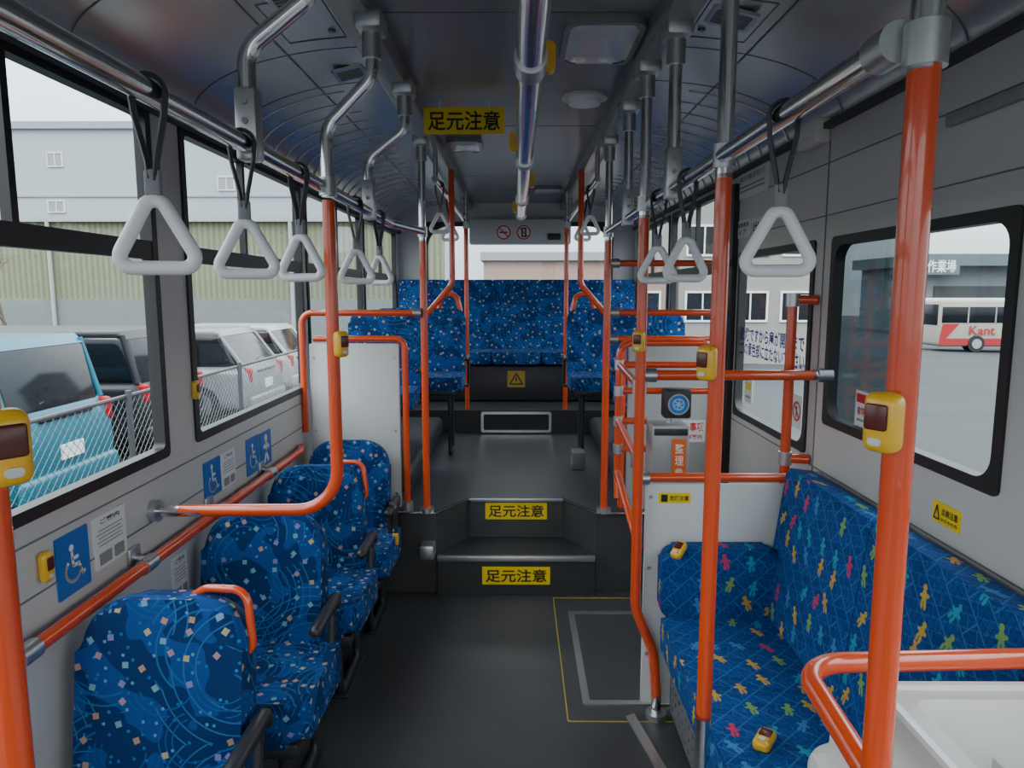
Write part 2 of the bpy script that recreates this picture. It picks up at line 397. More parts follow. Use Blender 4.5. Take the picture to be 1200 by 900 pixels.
for s,nm in((-1,'ceiling_left_cove'),(1,'ceiling_right_cove')):
    p=cove(s); q=[(x,z+.03) for x,z in p]; bm=B(); poly=p+q[::-1]
    prism(bm,poly,-YB1,-YB0,frame((0,0,0),'-Y')); struct(nm,bm,COVE)
    bm=B()
    for k in range(22):
        y=3.1+k*.165
        tube(bm,[(x*(.997),y,z-.001) for x,z in p[4:16]],.0035,seg=6)
    struct('trim_%d'%(1 if s<0 else 2),bm,RIB)
    bm=B(); box(bm,(s*.47-.05,.2,2.43),(s*.47+.05,YB1-.06,2.505),.012); struct('trim_%d'%(3 if s<0 else 4),bm,CEIL)
    bm=B(); zl=2.205 if s<0 else 2.24
    box(bm,(s*1.15-.03,YB0,zl),(s*1.15+.03,YB1-.05,2.262)); struct('trim_%d'%(5 if s<0 else 6),bm,SEAM)
    bm=B(); box(bm,(s*.80-.003,.3,covez(.8)-.003),(s*.80+.003,YB1-.1,covez(.8)+.01))
    for y in(1.2,1.9,2.6,3.0): 
        tube(bm,[(x*(.998),y,z) for x,z in p[1:16]],.002,seg=6)
    for y in(1.08,1.78,2.48):
        for xa in(.57,.76):
            tube(bm,[(s*xa,y-.30,covez(xa)-.001),(s*xa,y+.02,covez(xa)-.001)],.002,seg=6)
        for ya in(y-.30,y+.02): tube(bm,[(s*xx,ya,covez(xx)-.001) for xx in(.57,.62,.67,.72,.76)],.002,seg=6)
        tube(bm,[(s*.60,y-.05,covez(.6)-.006),(s*.60,y-.05,covez(.6)+.004)],.012,seg=10)
    struct('trim_%d'%(14 if s<0 else 15),bm,SEAM3)
bm=B()
for y in(2.3,3.8,5.4): box(bm,(-.42,y-.0015,CZ-.001),(.42,y+.0015,CZ+.01))
struct('trim_7',bm,SEAM)
for i,(s,y,x,wv) in enumerate(((-1,1.42,.72,.20),(-1,2.12,.64,.14),(1,1.50,.70,.20),(1,2.3,.66,.14),(-1,2.85,.64,.12))):
    root=thing('air_vent','%s black louvred air vent in the %s ceiling cove'%(['nearest','middle','nearest','farther','farthest'][i],'left' if s<0 else 'right'),'vent',(s*x,y,2.43))
    n=Matrix.Translation((s*x,y,covez(x)-.004))@Matrix.Rotation(s*rad(14),4,'Y')
    b=B(); ring(b,rrect(wv,.13,.01),rrect(wv-.03,.10,.008),-.010,.0,n); obj('frame',b,STEEL,root)
    b=B(); prism(b,rrect(wv-.02,.11,.008),-.002,.0,n); obj('backing',b,BLACK,root)
    for k in range(5): 
        b=B(); box(b,(-wv/2+.015,-.045+k*.020,-.008),(wv/2-.015,-.037+k*.020,-.002),M=n); obj('slat',b,GREYT,root)
bm=B(); box(bm,(XL,YB0,-.06),(XR,3.78,0)); struct('floor',bm,FLOOR)
bm=B(); prism(bm,[(XL,3.75),(-.44,3.75),(-.27,4.02),(.27,4.02),(.44,3.75),(XR,3.75),(XR,7.0),(XL,7.0)],0,.45); struct('floor_platform',bm,FLOOR)
bm=B(); prism(bm,[(-.43,3.70),(.43,3.70),(.44,3.75),(.275,4.02),(-.275,4.02),(-.44,3.75)],.001,.22); struct('floor_step',bm,FLOOR2)
bm=B(); box(bm,(XL,5.95,.45),(XR,7.0,.65)); struct('floor_rear',bm,FLOOR2)
for s in(-1,1):
    bm=B(); box(bm,(min(s*1.15,s*.62),4.12,.45),(max(s*1.15,s*.62),5.95,.6),.05,4); struct('floor_podium_%s'%('left' if s<0 else 'right'),bm,FLOOR2)
bm=B()
tube(bm,[(XL+.3,3.745,.452),(-.44,3.745,.452),(-.27,4.015,.452),(.27,4.015,.452),(.44,3.745,.452),(XR-.1,3.745,.452)],.008,flat=(.010,.008),seg=8)
struct('trim_8',bm,CHR)
bm=B(); box(bm,(-.43,3.688,.195),(.43,3.715,.226),.004); struct('trim_9',bm,STEEL)
bm=B(); box(bm,(-.27,4.0,.435),(.27,4.03,.458),.004); struct('trim_10',bm,STEEL)
FT='足元注意'
sign('warning_sign','yellow warning sign on the upper step riser','sign',(0,4.018,.378),'-Y',.36,.10,YEL,[('text',FT,0,0,.9,.74,INK)])
sign('warning_sign','yellow warning sign on the lower step riser near the floor','sign',(0,3.698,.115),'-Y',.37,.10,YEL,[('text',FT,0,0,.9,.74,INK)])
r=sign('warning_sign','yellow warning sign hanging from the ceiling above the steps','sign',(-.235,3.3,2.41),'-Y',.36,.115,YEL,[('text',FT,0,0,.9,.74,INK)])
for xx in(-.35,-.13):
    b=B(); box(b,(xx,3.295,2.46),(xx+.01,3.305,2.5)); obj('bracket',b,STEEL,r)
root=thing('floor_hatch','silver framed access hatch on the rear riser at aisle end','hatch',(0,5.95,.46)); M=frame((0,5.945,.55),'-Y')
b=B(); ring(b,rrect(.60,.18,.02),rrect(.555,.135,.015),-.004,.012,M); obj('frame',b,CHR,root)
b=B(); prism(b,rrect(.56,.14,.015),-.004,.003,M); obj('cover',b,FLOOR2,root)
b=B(); prism(b,circ(.022,16),.003,.012,M); obj('latch',b,BLACK,root)
x0,x1,y0,y1=.27,.68,2.66,3.50
root=thing('ramp_plate','silver framed wheelchair ramp plate set into the dark floor','floor plate',(.46,3.1,0))
b=B(); Mz=frame(((x0+x1)/2,(y0+y1)/2,0),'+Z')
ring(b,rrect(x1-x0,y1-y0,.01),rrect(x1-x0-.06,y1-y0-.06,.008),.0,.006,Mz); obj('frame',b,STEEL,root)
b=B(); prism(b,rrect(x1-x0-.06,y1-y0-.06,.008),.0,.003,Mz); obj('cover',b,FLOOR,root)
b=B(); ring(b,rrect(.56,1.12,.01,cx=.48,cy=3.11),rrect(.552,1.112,.01,cx=.48,cy=3.11),.0,.002,frame((0,0,0),'+Z')); tag(obj('floor_line',b,YLINE),'thin yellow line painted around the ramp plate','floor line')
b=B(); prism(b,[(.43,2.58),(.465,2.60),(.53,2.25),(.495,2.23)],0,.006); tag(obj('threshold_strip',b,STEEL),'short brushed metal strip screwed to floor beside the bench','strip')
# ================================================================ POLES
R=.0192
ZR=ZC+.31; XRL,XRR=-.575,.475
def handrail(label,parts,clamps=(),group=None,base=None,name='grab_pole'):
    base=base or parts[0][1][-1]
    root=thing(name,label,'handrail' if name!='grab_pole' else 'pole',base,group=group)
    for nm,pts,mat,fr in parts:
        b=B(); tube(b,pts,R,fr,seg=18); obj(nm,b,mat,root)
    for p,ax in clamps: clamp(root,p,ax)
    return root
def clamp(root,p,ax,r=.026,h=.026):
    b=B(); p=Vector(p); d={'x':Vector((h,0,0)),'y':Vector((0,h,0)),'z':Vector((0,0,h))}[ax]
    cyl(b,p-d,p+d,r); obj('clamp',b,STEEL,root)
def flange(root,p,r=.04,ax='z',mat=None):
    b=B(); p=Vector(p); d={'z':Vector((0,0,.012)),'x':Vector((.012,0,0))}[ax]; cyl(b,p-d,p+d,r); obj('flange',b,mat or STEEL,root)
def ceiling_mount(root,x,y):
    b=B(); box(b,(x-.04,y-.06,2.39),(x+.04,y+.06,2.45),.015); cyl(b,(x,y,2.32),(x,y,2.40),.028); obj('ceiling_bracket',b,STEEL,root)
handrail('long chrome overhead handrail above the left row of seats',[('rail',[(XRL,.25,ZR),(XRL,3.3,ZR),(-.49,3.72,ZR)],CHR,.2)],name='overhead_rail')
handrail('long chrome overhead handrail above the right sideways bench',[('rail',[(XRR,.94,ZR),(XRR,3.72,ZR)],CHR,0)],name='overhead_rail')
r=thing('overhead_rail','chrome overhead bar running down the middle of the ceiling','handrail',(.035,5.0,2.17))
b=B(); tube(b,[(.032,.9,2.17),(.032,5.0,2.17)],.032,seg=20); obj('rail',b,CHR,r)
for y in(1.7,2.9,4.1,4.9):
    b=B(); cyl(b,(.032,y,2.18),(.032,y,2.49),.014); obj('hanger',b,STEEL,r)
    clamp(r,(.032,y,2.17),'y',.038,.045)
for s in(-1,1):
    r=handrail('chrome ceiling rail over the raised rear section, %s of aisle'%('left' if s<0 else 'right'),[('rail',[(s*.46,4.1,2.28),(s*.46,6.3,2.28)],CHR,0)],name='overhead_rail')
    for y in(4.15,6.2):
        b=B(); cyl(b,(s*.46,y,2.29),(s*.46,y,2.44),.014); obj('hanger',b,STEEL,r)
def hclamp(root,x,y):
    b=B(); box(b,(x-.023,y-.024,ZR-.03),(x+.023,y+.024,ZR+.12),.006); obj('clamp',b,STEEL,root)
    for zz in(.05,.09):
        b=B(); cyl(b,(x,y-.028,ZR+zz),(x,y-.020,ZR+zz),.007,10); obj('bolt',b,GREYT,root)
def shanger(y,label):
    root=thing('ceiling_hanger',label,'hanger',(XRL,y,ZR)); 
    b=B(); tube(b,[(-.43,y,2.40),(-.43,y,2.27),(XRL,y,2.16),(XRL,y,ZR+.02)],R,.07,seg=18); obj('tube',b,CHR,root)
    ceiling_mount(root,-.43,y); hclamp(root,XRL,y)
    return root
shanger(1.58,'S-bent chrome hanger nearest the camera holding the left overhead rail')
shanger(2.83,'S-bent chrome hanger over the third left seat holding the left rail')
y=2.16; x=-.56
root=handrail('orange pole bending at its foot to the left wall with yellow stop button',[('orange_tube',[(x,y,ZR-.04),(x,y,.97),(XL+.09,y,.965)],ORG,.13),('chrome_end',[(XL+.16,y,.965),(XL+.01,y,.965)],CHR,0),('chrome_tube',[(-.42,y,2.40),(-.42,y,2.27),(x,y,2.13),(x,y,ZR-.03)],CHR,.09)],[((x,y,ZR),'z')],base=(XL+.01,y,.94))
ceiling_mount(root,-.42,y); flange(root,(XL+.012,y,.965),.035,'x')
def vpole(label,x,y,z0,z1,top=True,foot=True):
    zs=ZR-.04
    root=handrail(label,[('orange_tube',[(x,y,zs),(x,y,z0)],ORG,0),('chrome_tube',[(x,y,z1),(x,y,zs-.01)],CHR,0)],[((x,y,ZR),'z')],base=(x,y,z0))
    if foot: flange(root,(x,y,z0+.012))
    if top: ceiling_mount(root,x,y)
    return root
vpole('tall orange pole at left edge of the steps',-.49,3.77,.45,2.4)
vpole('tall orange pole at right edge of the steps',.48,3.77,.45,2.4)
y=2.58; x=.455
root=handrail('orange pole with bent foot standing on floor before the white bench screen',[('orange_tube',[(x,y,ZR-.04),(x,y,.45),(.53,y,.27),(.545,y,.09)],ORG,.2),('chrome_foot',[(.545,y,.10),(.547,y,.01)],CHR,0),('chrome_tube',[(x,y,2.4),(x,y,ZR-.05)],CHR,0)],[((x,y,ZR),'z')],base=(.547,y,0))
flange(root,(.547,y,.013)); ceiling_mount(root,x,y)
for y,l in((2.22,'straight chrome hanger of the right rail, nearer the camera'),(3.1,'straight chrome hanger of the right rail, nearer the steps')):
    root=thing('ceiling_hanger',l,'hanger',(XRR,y,ZR)); b=B(); cyl(b,(XRR,y,ZR+.02),(XRR,y,2.4),R); obj('tube',b,CHR,root); ceiling_mount(root,XRR,y); hclamp(root,XRR,y)
y=1.69; x=.480
root=handrail('orange pole rising from the front edge of the right bench',[('orange_tube',[(x,y,ZR-.04),(x,y,.57)],ORG,0),('chrome_foot',[(x,y,.58),(x,y,.40),(.53,y-.02,.27),(.585,y-.03,.25)],CHR,.1),('chrome_tube',[(x,y,2.4),(x,y,ZR-.05)],CHR,0)],[((x,y,ZR),'z')],base=(x,y,.25))
ceiling_mount(root,x,y)
y=.92; x=.503
root=handrail('thick looking orange pole nearest the camera on the right',[('orange_tube',[(x,y,ZR-.03),(x+.006,y,.02)],ORG,0),('chrome_tube',[(x,y,2.42),(x,y,ZR-.04)],CHR,0)],[((x,y,ZR-.01),'z'),((x-.025,y+.04,ZR),'y')],base=(x,y,0))
flange(root,(x+.005,y,.013)); ceiling_mount(root,x,y)
y=.80; x=-.615
root=handrail('orange pole at the left edge nearest the camera with stop button',[('orange_tube',[(x,y,ZR-.03),(x,y,.02)],ORG,0),('chrome_tube',[(x,y,2.40),(x,y,ZR-.04)],CHR,0)],[((x,y,ZR),'z')],base=(x,y,0))
flange(root,(x,y,.013))
b=B(); cyl(b,(x,y,ZR),(XRL,y,ZR),.017); obj('rail_joint',b,STEEL,root)
root=handrail('long low orange handrail bolted along the left wall',[('orange_tube',[(-1.105,.9,.84),(-1.105,3.55,.84),(-1.13,3.65,.84)],ORG,.05)],base=(-1.105,.9,.84),name='grab_rail')
for yy in(1.5,2.03,2.55,3.1):
    b=B(); cyl(b,(XL+.005,yy,.865),(-1.10,yy,.85),.011); obj('bracket',b,STEEL,root)
    b=B(); box(b,(XL,yy-.03,.835),(XL+.012,yy+.03,.895),.004); obj('wall_plate',b,STEEL,root); clamp(root,(-1.105,yy,.84),'y',.024,.03)
Y=3.80
root=thing('partition','pale grey partition panel in orange frame left of the steps','partition',(-.85,Y,.45))
b=B(); box(b,(-1.115,Y-.012,.47),(-.63,Y+.012,1.375),.01); obj('panel',b,PANEL,root)
for sx in(-1.09,-.655):
    for zz in(.55,.9,1.3): b=B(); cyl(b,(sx,Y-.017,zz),(sx,Y-.010,zz),.008,10); obj('screw',b,STEEL,root)
b=B(); tube(b,[(-1.09,Y,1.40),(-.60,Y,1.40),(-.60,Y,.47)],R*.9,.05); obj('orange_tube',b,ORG,root)
b=B(); tube(b,[(-1.135,Y-.05,.90),(-1.135,Y-.05,1.54),(-.50,Y-.05,1.54)],R*.9,.06); obj('orange_tube',b,ORG,root)
clamp(root,(-.60,Y,.475),'z',.03,.025); clamp(root,(-.522,Y-.05,1.54),'x',.025,.022)
root=thing('partition','grey partition panel with orange rails right of the steps','partition',(.8,Y,.45))
b=B(); box(b,(.60,Y-.012,.46),(1.12,Y+.012,1.375),.01); obj('panel',b,PANEL2,root)
for zz in(1.40,1.54,1.80):
    b=B(); tube(b,[(.50,Y,zz),(1.13,Y,zz)],R*.9); obj('orange_tube',b,ORG,root); clamp(root,(.52,Y,zz),'x',.025)
b=B(); tube(b,[(.575,Y,1.40),(.575,Y,.47)],R*.9); obj('orange_tube',b,ORG,root)
Y=3.22
root=thing('guard_rail','orange tubular guard frame with rungs around the ticket machine','handrail',(.47,Y,.6))
b=B(); tube(b,[(.47,Y-.02,.70),(.47,Y,.78),(.47,Y,1.42),(.90,Y,1.42),(.90,Y,.80)],R*.85,.06); obj('orange_tube',b,ORG,root)
b=B(); tube(b,[(.47,Y,.82),(.47,Y-.60,.68)],R*.85); obj('orange_tube',b,ORG,root)
for zz in(1.32,1.20,1.06,.93):
    b=B(); tube(b,[(.47,Y,zz),(.90 if zz>1.1 else .60,Y,zz)],R*.8); obj('rung',b,ORG,root)
    clamp(root,(.47,Y,zz),'z',.022,.022)
    if zz>1.1: clamp(root,(.90,Y,zz),'z',.022,.022)
for za,zb in((1.32,1.30),(1.06,1.02)):
    b=B(); tube(b,[(.47,Y,za),(.457,2.60,zb)],R*.8); obj('side_rail',b,ORG,root); clamp(root,(.457,2.61,zb),'z',.026)
Y=3.10
MG=pm('machine_grey',(.34,.35,.36),.35,.3)
root=thing('ticket_machine','grey ticket machine with orange label on a post by door','ticket machine',(.67,Y,0))
b=B(); box(b,(.59,Y-.07,.78),(.755,Y+.07,1.075),.01); obj('body',b,MG,root)
b=B(); box(b,(.60,Y-.075,1.03),(.745,Y-.068,1.06),.002); obj('slot_panel',b,DARK,root)
b=B(); cyl(b,(.70,Y,.0),(.70,Y,.78),.02); obj('post',b,STEEL,root)
b=B(); cyl(b,(.70,Y,0),(.70,Y,.015),.06); obj('foot',b,STEEL,root)
b=B(); box(b,(.680,Y-.077,.825),(.740,Y-.070,1.015)); obj('label_plate',b,pm('orange_label',(.80,.13,.01),.5),root)
for i,ch in enumerate('整理券'): obj('lettering',textbm(ch,.038,.042,0,.057-i*.054,frame((.710,Y-.077,.917),'-Y'),.001),WHT,root,recalc=False)
root=thing('card_reader','black card reader with round blue light above ticket machine','card reader',(.705,Y,1.10)); 
b=B(); box(b,(.645,Y-.05,1.10),(.765,Y+.03,1.23),.012); obj('body',b,DARK,root)
b=B(); cyl(b,(.68,Y,1.07),(.68,Y,1.11),.015); obj('stem',b,STEEL,root)
M=frame((.705,Y-.052,1.165),'-Y'); b=B(); prism(b,circ(.040),0,.006,M); obj('dial',b,pm('reader_blue',(.02,.20,.60),.3),root)
b=B(); ring(b,circ(.046),circ(.041),0,.009,M); obj('rim',b,STEEL,root)
b=B(); ring(b,circ(.026),circ(.021),.006,.0075,M); prism(b,circ(.009,12),.006,.0075,M)
for a in range(0,360,60): stroke(b,[(.010*math.cos(rad(a)),.010*math.sin(rad(a))),(.021*math.cos(rad(a+25)),.021*math.sin(rad(a+25)))],.005,.0075,M)
obj('pictogram',b,pm('reader_light',(.35,.6,.8),.4),root,recalc=False)
sign('notice','white notice with red lettering beside the ticket machine','notice',(.94,3.788,.90),'-Y',.17,.12,PAPER,[('text','禁止事項',0,.2,.9,.42,RED),('text','のりば案内',0,-.25,.8,.2,RED)])
Y=2.62
root=thing('bench_screen','white screen panel with orange top rail at far end of the right bench','partition',(.8,Y,0))
b=B(); box(b,(.49,Y-.01,.04),(1.13,Y+.01,.93),.008); obj('panel',b,PANEL,root)
b=B(); tube(b,[(.46,Y-.01,.955),(1.14,Y-.01,.955)],R*.9); obj('orange_tube',b,ORG,root)
clamp(root,(.478,Y-.02,.955),'x',.026,.022); clamp(root,(1.13,Y-.01,.955),'x',.026,.017)
for zz in(.25,.6,.88): b=B(); cyl(b,(.51,Y-.014,zz),(.51,Y-.008,zz),.008,10); obj('screw',b,STEEL,root)
sign('warning_sticker','small yellow sticker at top of the white bench screen','sticker',(.60,Y-.01,.875),'-Y',.12,.04,YEL,[('text','危険注意',.15,0,.6,.5,INK),('rect',-.32,0,.2,.7,INK)],t=.001)
handrail('orange rail from the bent-foot pole across to the right wall',[('orange_tube',[(.46,2.6,1.345),(1.10,2.6,1.345)],ORG,0),('chrome_end',[(1.09,2.6,1.345),(1.148,2.6,1.345)],CHR,0)],[((.49,2.6,1.345),'x'),((1.135,2.6,1.345),'x')],base=(.8,2.6,1.345),name='grab_rail')
handrail('upright orange grab bar fixed to the right wall between two windows',[('orange_tube',[(1.145,2.72,1.62),(1.06,2.74,1.62),(1.06,2.74,.90)],ORG,.02),('lower_arm',[(1.06,2.74,1.00),(1.145,2.72,1.00)],ORG,0)],[((1.06,2.74,1.62),'z'),((1.06,2.74,1.00),'z')],base=(1.145,2.72,1.0),name='grab_rail')
for s in(-1,1):
    sd='left' if s<0 else 'right'
    handrail('orange pole with chrome top beside the %s rear seats'%sd,[('orange_tube',[(s*.42,6.02,2.2),(s*.42,6.02,.65)],ORG,0),('chrome_tube',[(s*.42,6.02,2.48),(s*.42,6.02,2.18)],CHR,0)],[((s*.42,6.02,2.2),'z')],base=(s*.42,6.02,.65))
    handrail('orange pole curving down onto the front %s rear seat'%sd,[('orange_tube',[(s*.42,4.70,2.43),(s*.42,4.70,1.70),(s*.54,4.68,1.56),(s*.60,4.66,1.49)],ORG,.12)],base=(s*.6,4.66,1.49))
    handrail('orange loop handle on the %s double seat'%sd,[('orange_tube',[(s*.60,5.50,1.50),(s*.58,5.50,1.63),(s*.46,5.49,1.63),(s*.43,5.49,1.50)],ORG,.06)],base=(s*.6,5.5,1.50),name='seat_handle')
# ================================================================ SINGLE SEATS
def make_seat(label,handle):
    t=thing('passenger_seat',label,'seat',group='single seats along the left wall')
    M=Matrix.Translation((0,0,.37))@Matrix.Rotation(rad(-9),4,'X')@frame((0,-.0,0),'-Y')
    b=B(); pillow(b,rrect(.420,.505,.13,8,0,.2525,rb=.06),.10,.042,M,6); obj('backrest',b,SQ,t,local=True)
    M2=Matrix.Translation((0,0,.38))@Matrix.Rotation(rad(-9),4,'X')@frame((0,.03,0),'-Y')
    b=B(); pillow(b,rrect(.40,.47,.12,8,0,.24,rb=.05),.04,.012,M2); obj('shell',b,DARK,t,local=True)
    b=B(); pillow(b,rrect(.48,.48,.06,6,.035,-.26),.14,.05,Matrix.Translation((0,0,.295))@Matrix.Rotation(rad(-3),4,'X'),6); obj('seat',b,SQ,t,local=True)
    b=B(); box(b,(-.19,-.46,.26),(.24,-.04,.31),.01); obj('seat_frame',b,DARK,t,local=True)
    for xx in(-.10,.17):
        b=B(); tube(b,[(xx,-.40,.27),(xx,-.36,.02),(xx,-.06,.02),(xx,-.08,.27)],.016,.04); box(b,(xx-.03,-.38,0),(xx+.03,-.04,.012),.003); obj('leg',b,DARK,t,local=True)
    b=B(); box(b,(.228,-.29,.555),(.270,.0,.590),.016,3); tube(b,[(.246,0.0,.575),(.246,.02,.53),(.19,.04,.49)],.014,.02); cyl(b,(.246,-.05,.56),(.246,-.09,.39),.014); obj('armrest',b,DARK,t,local=True)
    if handle:
        b=B(); tube(b,[(.03,.055,.85),(.09,.045,.888),(.200,.035,.888),(.218,.015,.735),(.17,.015,.715)],.0105,.045); obj('handle',b,ORG,t,local=True)
    return t
s1=make_seat('patterned blue single seat nearest the camera with orange handle',True)
s1.location=(-.895,1.705,0)
s2=make_seat('second patterned blue single seat from camera, without handle',False); s2.location=(-.89,2.41,.01)
s2.location=(-.89,2.41,0)
dup(s1,(-.89,3.08,0),'third blue single seat from camera, under the curved orange pole')
dup(s2,(-.875,3.62,0),'rearmost blue single seat directly before the partition')
def rear_seat(name,label,s,xs,w,group):
    t=thing(name,label,'seat',group=group); W=len(xs)*w/2; Z=.15
    for xx in xs:
        M=Matrix.Translation((xx,0,.38+Z))@Matrix.Rotation(rad(-8),4,'X')@frame((0,0,0),'-Y')
        b=B(); pillow(b,rrect(w-.004,.54,.08,6,0,.27,rb=.03),.08,.025,M); obj('backrest',b,SQ,t,local=True)
        b=B(); pillow(b,rrect(w-.004,.44,.05,5,xx,-.25),.10,.035,Matrix.Translation((0,0,.35+Z))); obj('seat',b,SQ,t,local=True)
    b=B(); box(b,(-W+.04,-.40,.31+Z),(W-.04,-.03,.36+Z),.01); obj('seat_frame',b,DARK,t,local=True)
    for sd2 in(-1,1):
        xx=sd2*(W-.10); z0=.0 if (len(xs)>1 and sd2==-s) else .15
        b=B(); tube(b,[(xx,-.34,.32+Z),(xx,-.32,z0+.012),(xx,-.10,z0+.012),(xx,-.10,.32+Z)],.013,.03); obj('leg',b,DARK,t,local=True)
    a=-s*(W+.02)
    b=B(); box(b,(a-.016,-.30,.55+Z),(a+.016,.0,.58+Z),.012,3); cyl(b,(a,-.02,.56+Z),(a,-.02,.35+Z),.012); box(b,(min(a,-s*(W-.06))-.004,-.08,.33+Z),(max(a,-s*(W-.06))+.004,.0,.35+Z)) ; obj('armrest',b,DARK,t,local=True)
    return t
for s in(-1,1):
    sd='left' if s<0 else 'right'
    d=rear_seat('rear_single_seat','blue seat on the raised floor directly behind the %s partition'%sd,s,(0,),.47,'front seats of the raised rear section'); d.location=(s*.855,4.60,.45)
    d=rear_seat('double_seat','blue double seat on raised floor before the back bench, %s of aisle'%sd,s,(-.18,.18),.36,'double seats in the raised rear section'); d.location=(s*.745,5.42,.45)
t=thing('rear_bench','full width blue bench across the back of the bus','bench',(0,6.7,.65))
b=B(); box(b,(-1.13,6.42,.66),(1.13,6.98,.98),.01); obj('base',b,DARK,t)
for i in range(5):
    xx=-.9+i*.45
    b=B(); pillow(b,rrect(.446,.50,.03,5,xx,6.62),.11,.03,Matrix.Translation((0,0,1.0))); obj('seat',b,SQ,t)
    M=Matrix.Translation((xx,6.83,1.06))@Matrix.Rotation(rad(-6),4,'X')@frame((0,0,0),'-Y')
    b=B(); pillow(b,rrect(.449,.70,.012,5,0,.35,rb=.012),.09,.008,M); obj('backrest',b,SQ,t)
sign('warning_sticker','yellow triangle caution sticker on the rear bench base','sticker',(0,6.418,.86),'-Y',.16,.15,pm('dim_yellow',(.35,.25,.03),.6),[('stroke',[[(-.36,-.3),(0,.34),(.36,-.3),(-.36,-.3)],[(0,.1),(0,-.12)]],.07,INK)],t=.001)
# ================================================================ RIGHT SIDE BENCH
t=thing('side_bench','sideways blue bench along right wall with figure pattern fabric','bench',(.85,1.9,0))
b=B(); box(b,(.60,1.34,.02),(1.14,2.58,.32),.01); obj('base',b,DARK,t)
b=B(); prism(b,rrect(1.20,.24,.01),0,.006,frame((.60,1.96,.17),'-X'))
for k in range(23):
    for j in range(5): prism(b,circ(.008,6,-.55+k*.05,-.09+j*.045),.006,.010,frame((.60,1.96,.17),'-X'))
obj('grille',b,GRILL,t)
b=B(); pillow(b,rrect(.49,1.24,.07,6,.785,1.96),.12,.045,Matrix.Translation((0,0,.325))); obj('seat',b,FIG,t)
for ya,yb in((1.32,1.948),(1.952,2.58)):
    b=B(); M=Matrix.Translation((1.02,(ya+yb)/2,.40))@Matrix.Rotation(rad(7),4,'Y')@frame((0,0,0),'-X')
    pillow(b,rrect(yb-ya,.60,.022,5,0,.30),.085,.02,M); obj('backrest',b,FIG,t)
b=B(); pillow(b,rrect(.44,.28,.05,5),.075,.028,frame((.76,2.59,.57),'-Y')); obj('end_cushion',b,FIG,t)
# ================================================================ TRAY + ORANGE RAIL near right
t=thing('luggage_tray','open cream plastic tray box behind nearest right orange pole','tray',(.88,1.0,0))
cx,cy=.895,.99; M=frame((cx,cy,0),'+Z')
b=B(); O=rrect(.46,.50,.04); I=rrect(.36,.42,.03); I2=rrect(.24,.30,.03)
L0,L1,L2,L3=[[b.verts.new(M@Vector((p[0],p[1],z))) for p in Q] for Q,z in((O,.60),(O,.92),(I,.92),(I2,.80))]
n=len(O)
for A,Bq in((L0,L1),(L1,L2),(L2,L3)):
    for k in range(n): b.faces.new((A[k],A[(k+1)%n],Bq[(k+1)%n],Bq[k]))
b.faces.new(L3); b.faces.new(L0[::-1]); obj('tub',b,CREAM,t)
b=B(); box(b,(.81,.86,.80),(.822,1.12,.865),.004); obj('divider',b,CREAM,t)
b=B(); ring(b,rrect(.465,.505,.042),rrect(.44,.48,.03),.918,.930,M); obj('rim',b,WHT,t)
b=B(); pillow(b,rrect(.16,.50,.06,6,.615,1.0),.26,.04,Matrix.Translation((0,0,.56)),5); obj('side_ledge',b,CREAM,t)
b=B(); box(b,(.58,.78,.0),(1.11,1.20,.60),.02); obj('base',b,CREAM,t)
handrail('orange rail curling round the cream tray at lower right',[('orange_tube',[(1.11,1.27,.965),(.535,1.26,.955),(.512,.945,.955)],ORG,.09),('chrome_end',[(1.148,1.27,.965),(1.10,1.27,.965)],CHR,0)],base=(.512,.95,.93),name='grab_rail')
# ================================================================ STRAPS
def make_strap(label):
    t=thing('hanging_strap',label,'hand strap',group='triangular hand straps')
    b=B(); tube(b,[(0.026*math.cos(a*PI/8),0,.0+.026*math.sin(a*PI/8)) for a in range(0,9)],.003,flat=(.012,.004),seg=8)
    obj('belt',b,BELT,t,local=True)
    for s in(-1,1): 
        b=B(); tube(b,[(s*.026,0,.002),(s*.022,-s*.004,-.04),(s*.008,-s*.004,-.105),(s*.004,0,-.135)],.003,flat=(.012,.0045),seg=8); obj('belt',b,BELT,t,local=True)
    b=B(); box(b,(-.012,-.010,-.162),(.012,.010,-.118),.005); obj('buckle',b,GREYT,t,local=True)
    b=B(); tube(b,[(0,0,-.146),(-.068,0,-.272),(.068,0,-.272)],.010,.018,closed=True,seg=12,flat=(.013,.0115)); obj('handle',b,HAND,t,local=True)
    return t
first=make_strap('large near triangular strap, leftmost on the left rail'); first.location=(XRL,1.15,ZR); first.rotation_euler=(0,0,rad(12))
for x,y,z,l,rz in((XRL,1.53,ZR,'second triangular strap from the left on the left rail',14),(XRL,1.92,ZR,'third triangular strap from the left on the left rail',-8),(XRL,2.58,ZR,'fourth triangular strap from the left on the left rail',25),(XRL,3.02,ZR,'fifth strap on the left rail, nearest the steps',-25),
    (XRR,1.31,ZR,'large near triangular strap, rightmost on the right rail',-10),(XRR,2.02,ZR,'triangular strap in front of the two nearer right hangers',12),(XRR,2.42,ZR,'triangular strap just before the bent-foot pole on the right rail',-20),
    (-.46,4.35,2.28,'nearer strap on the left rear ceiling rail',20),(-.46,5.0,2.28,'farther strap on the left rear ceiling rail',-15),(.46,5.0,2.28,'farther strap on the right rear ceiling rail',25),(.46,4.5,2.28,'nearer strap on the right rear ceiling rail',-30)):
    dup(first,(x,y,z),l,rad(rz))
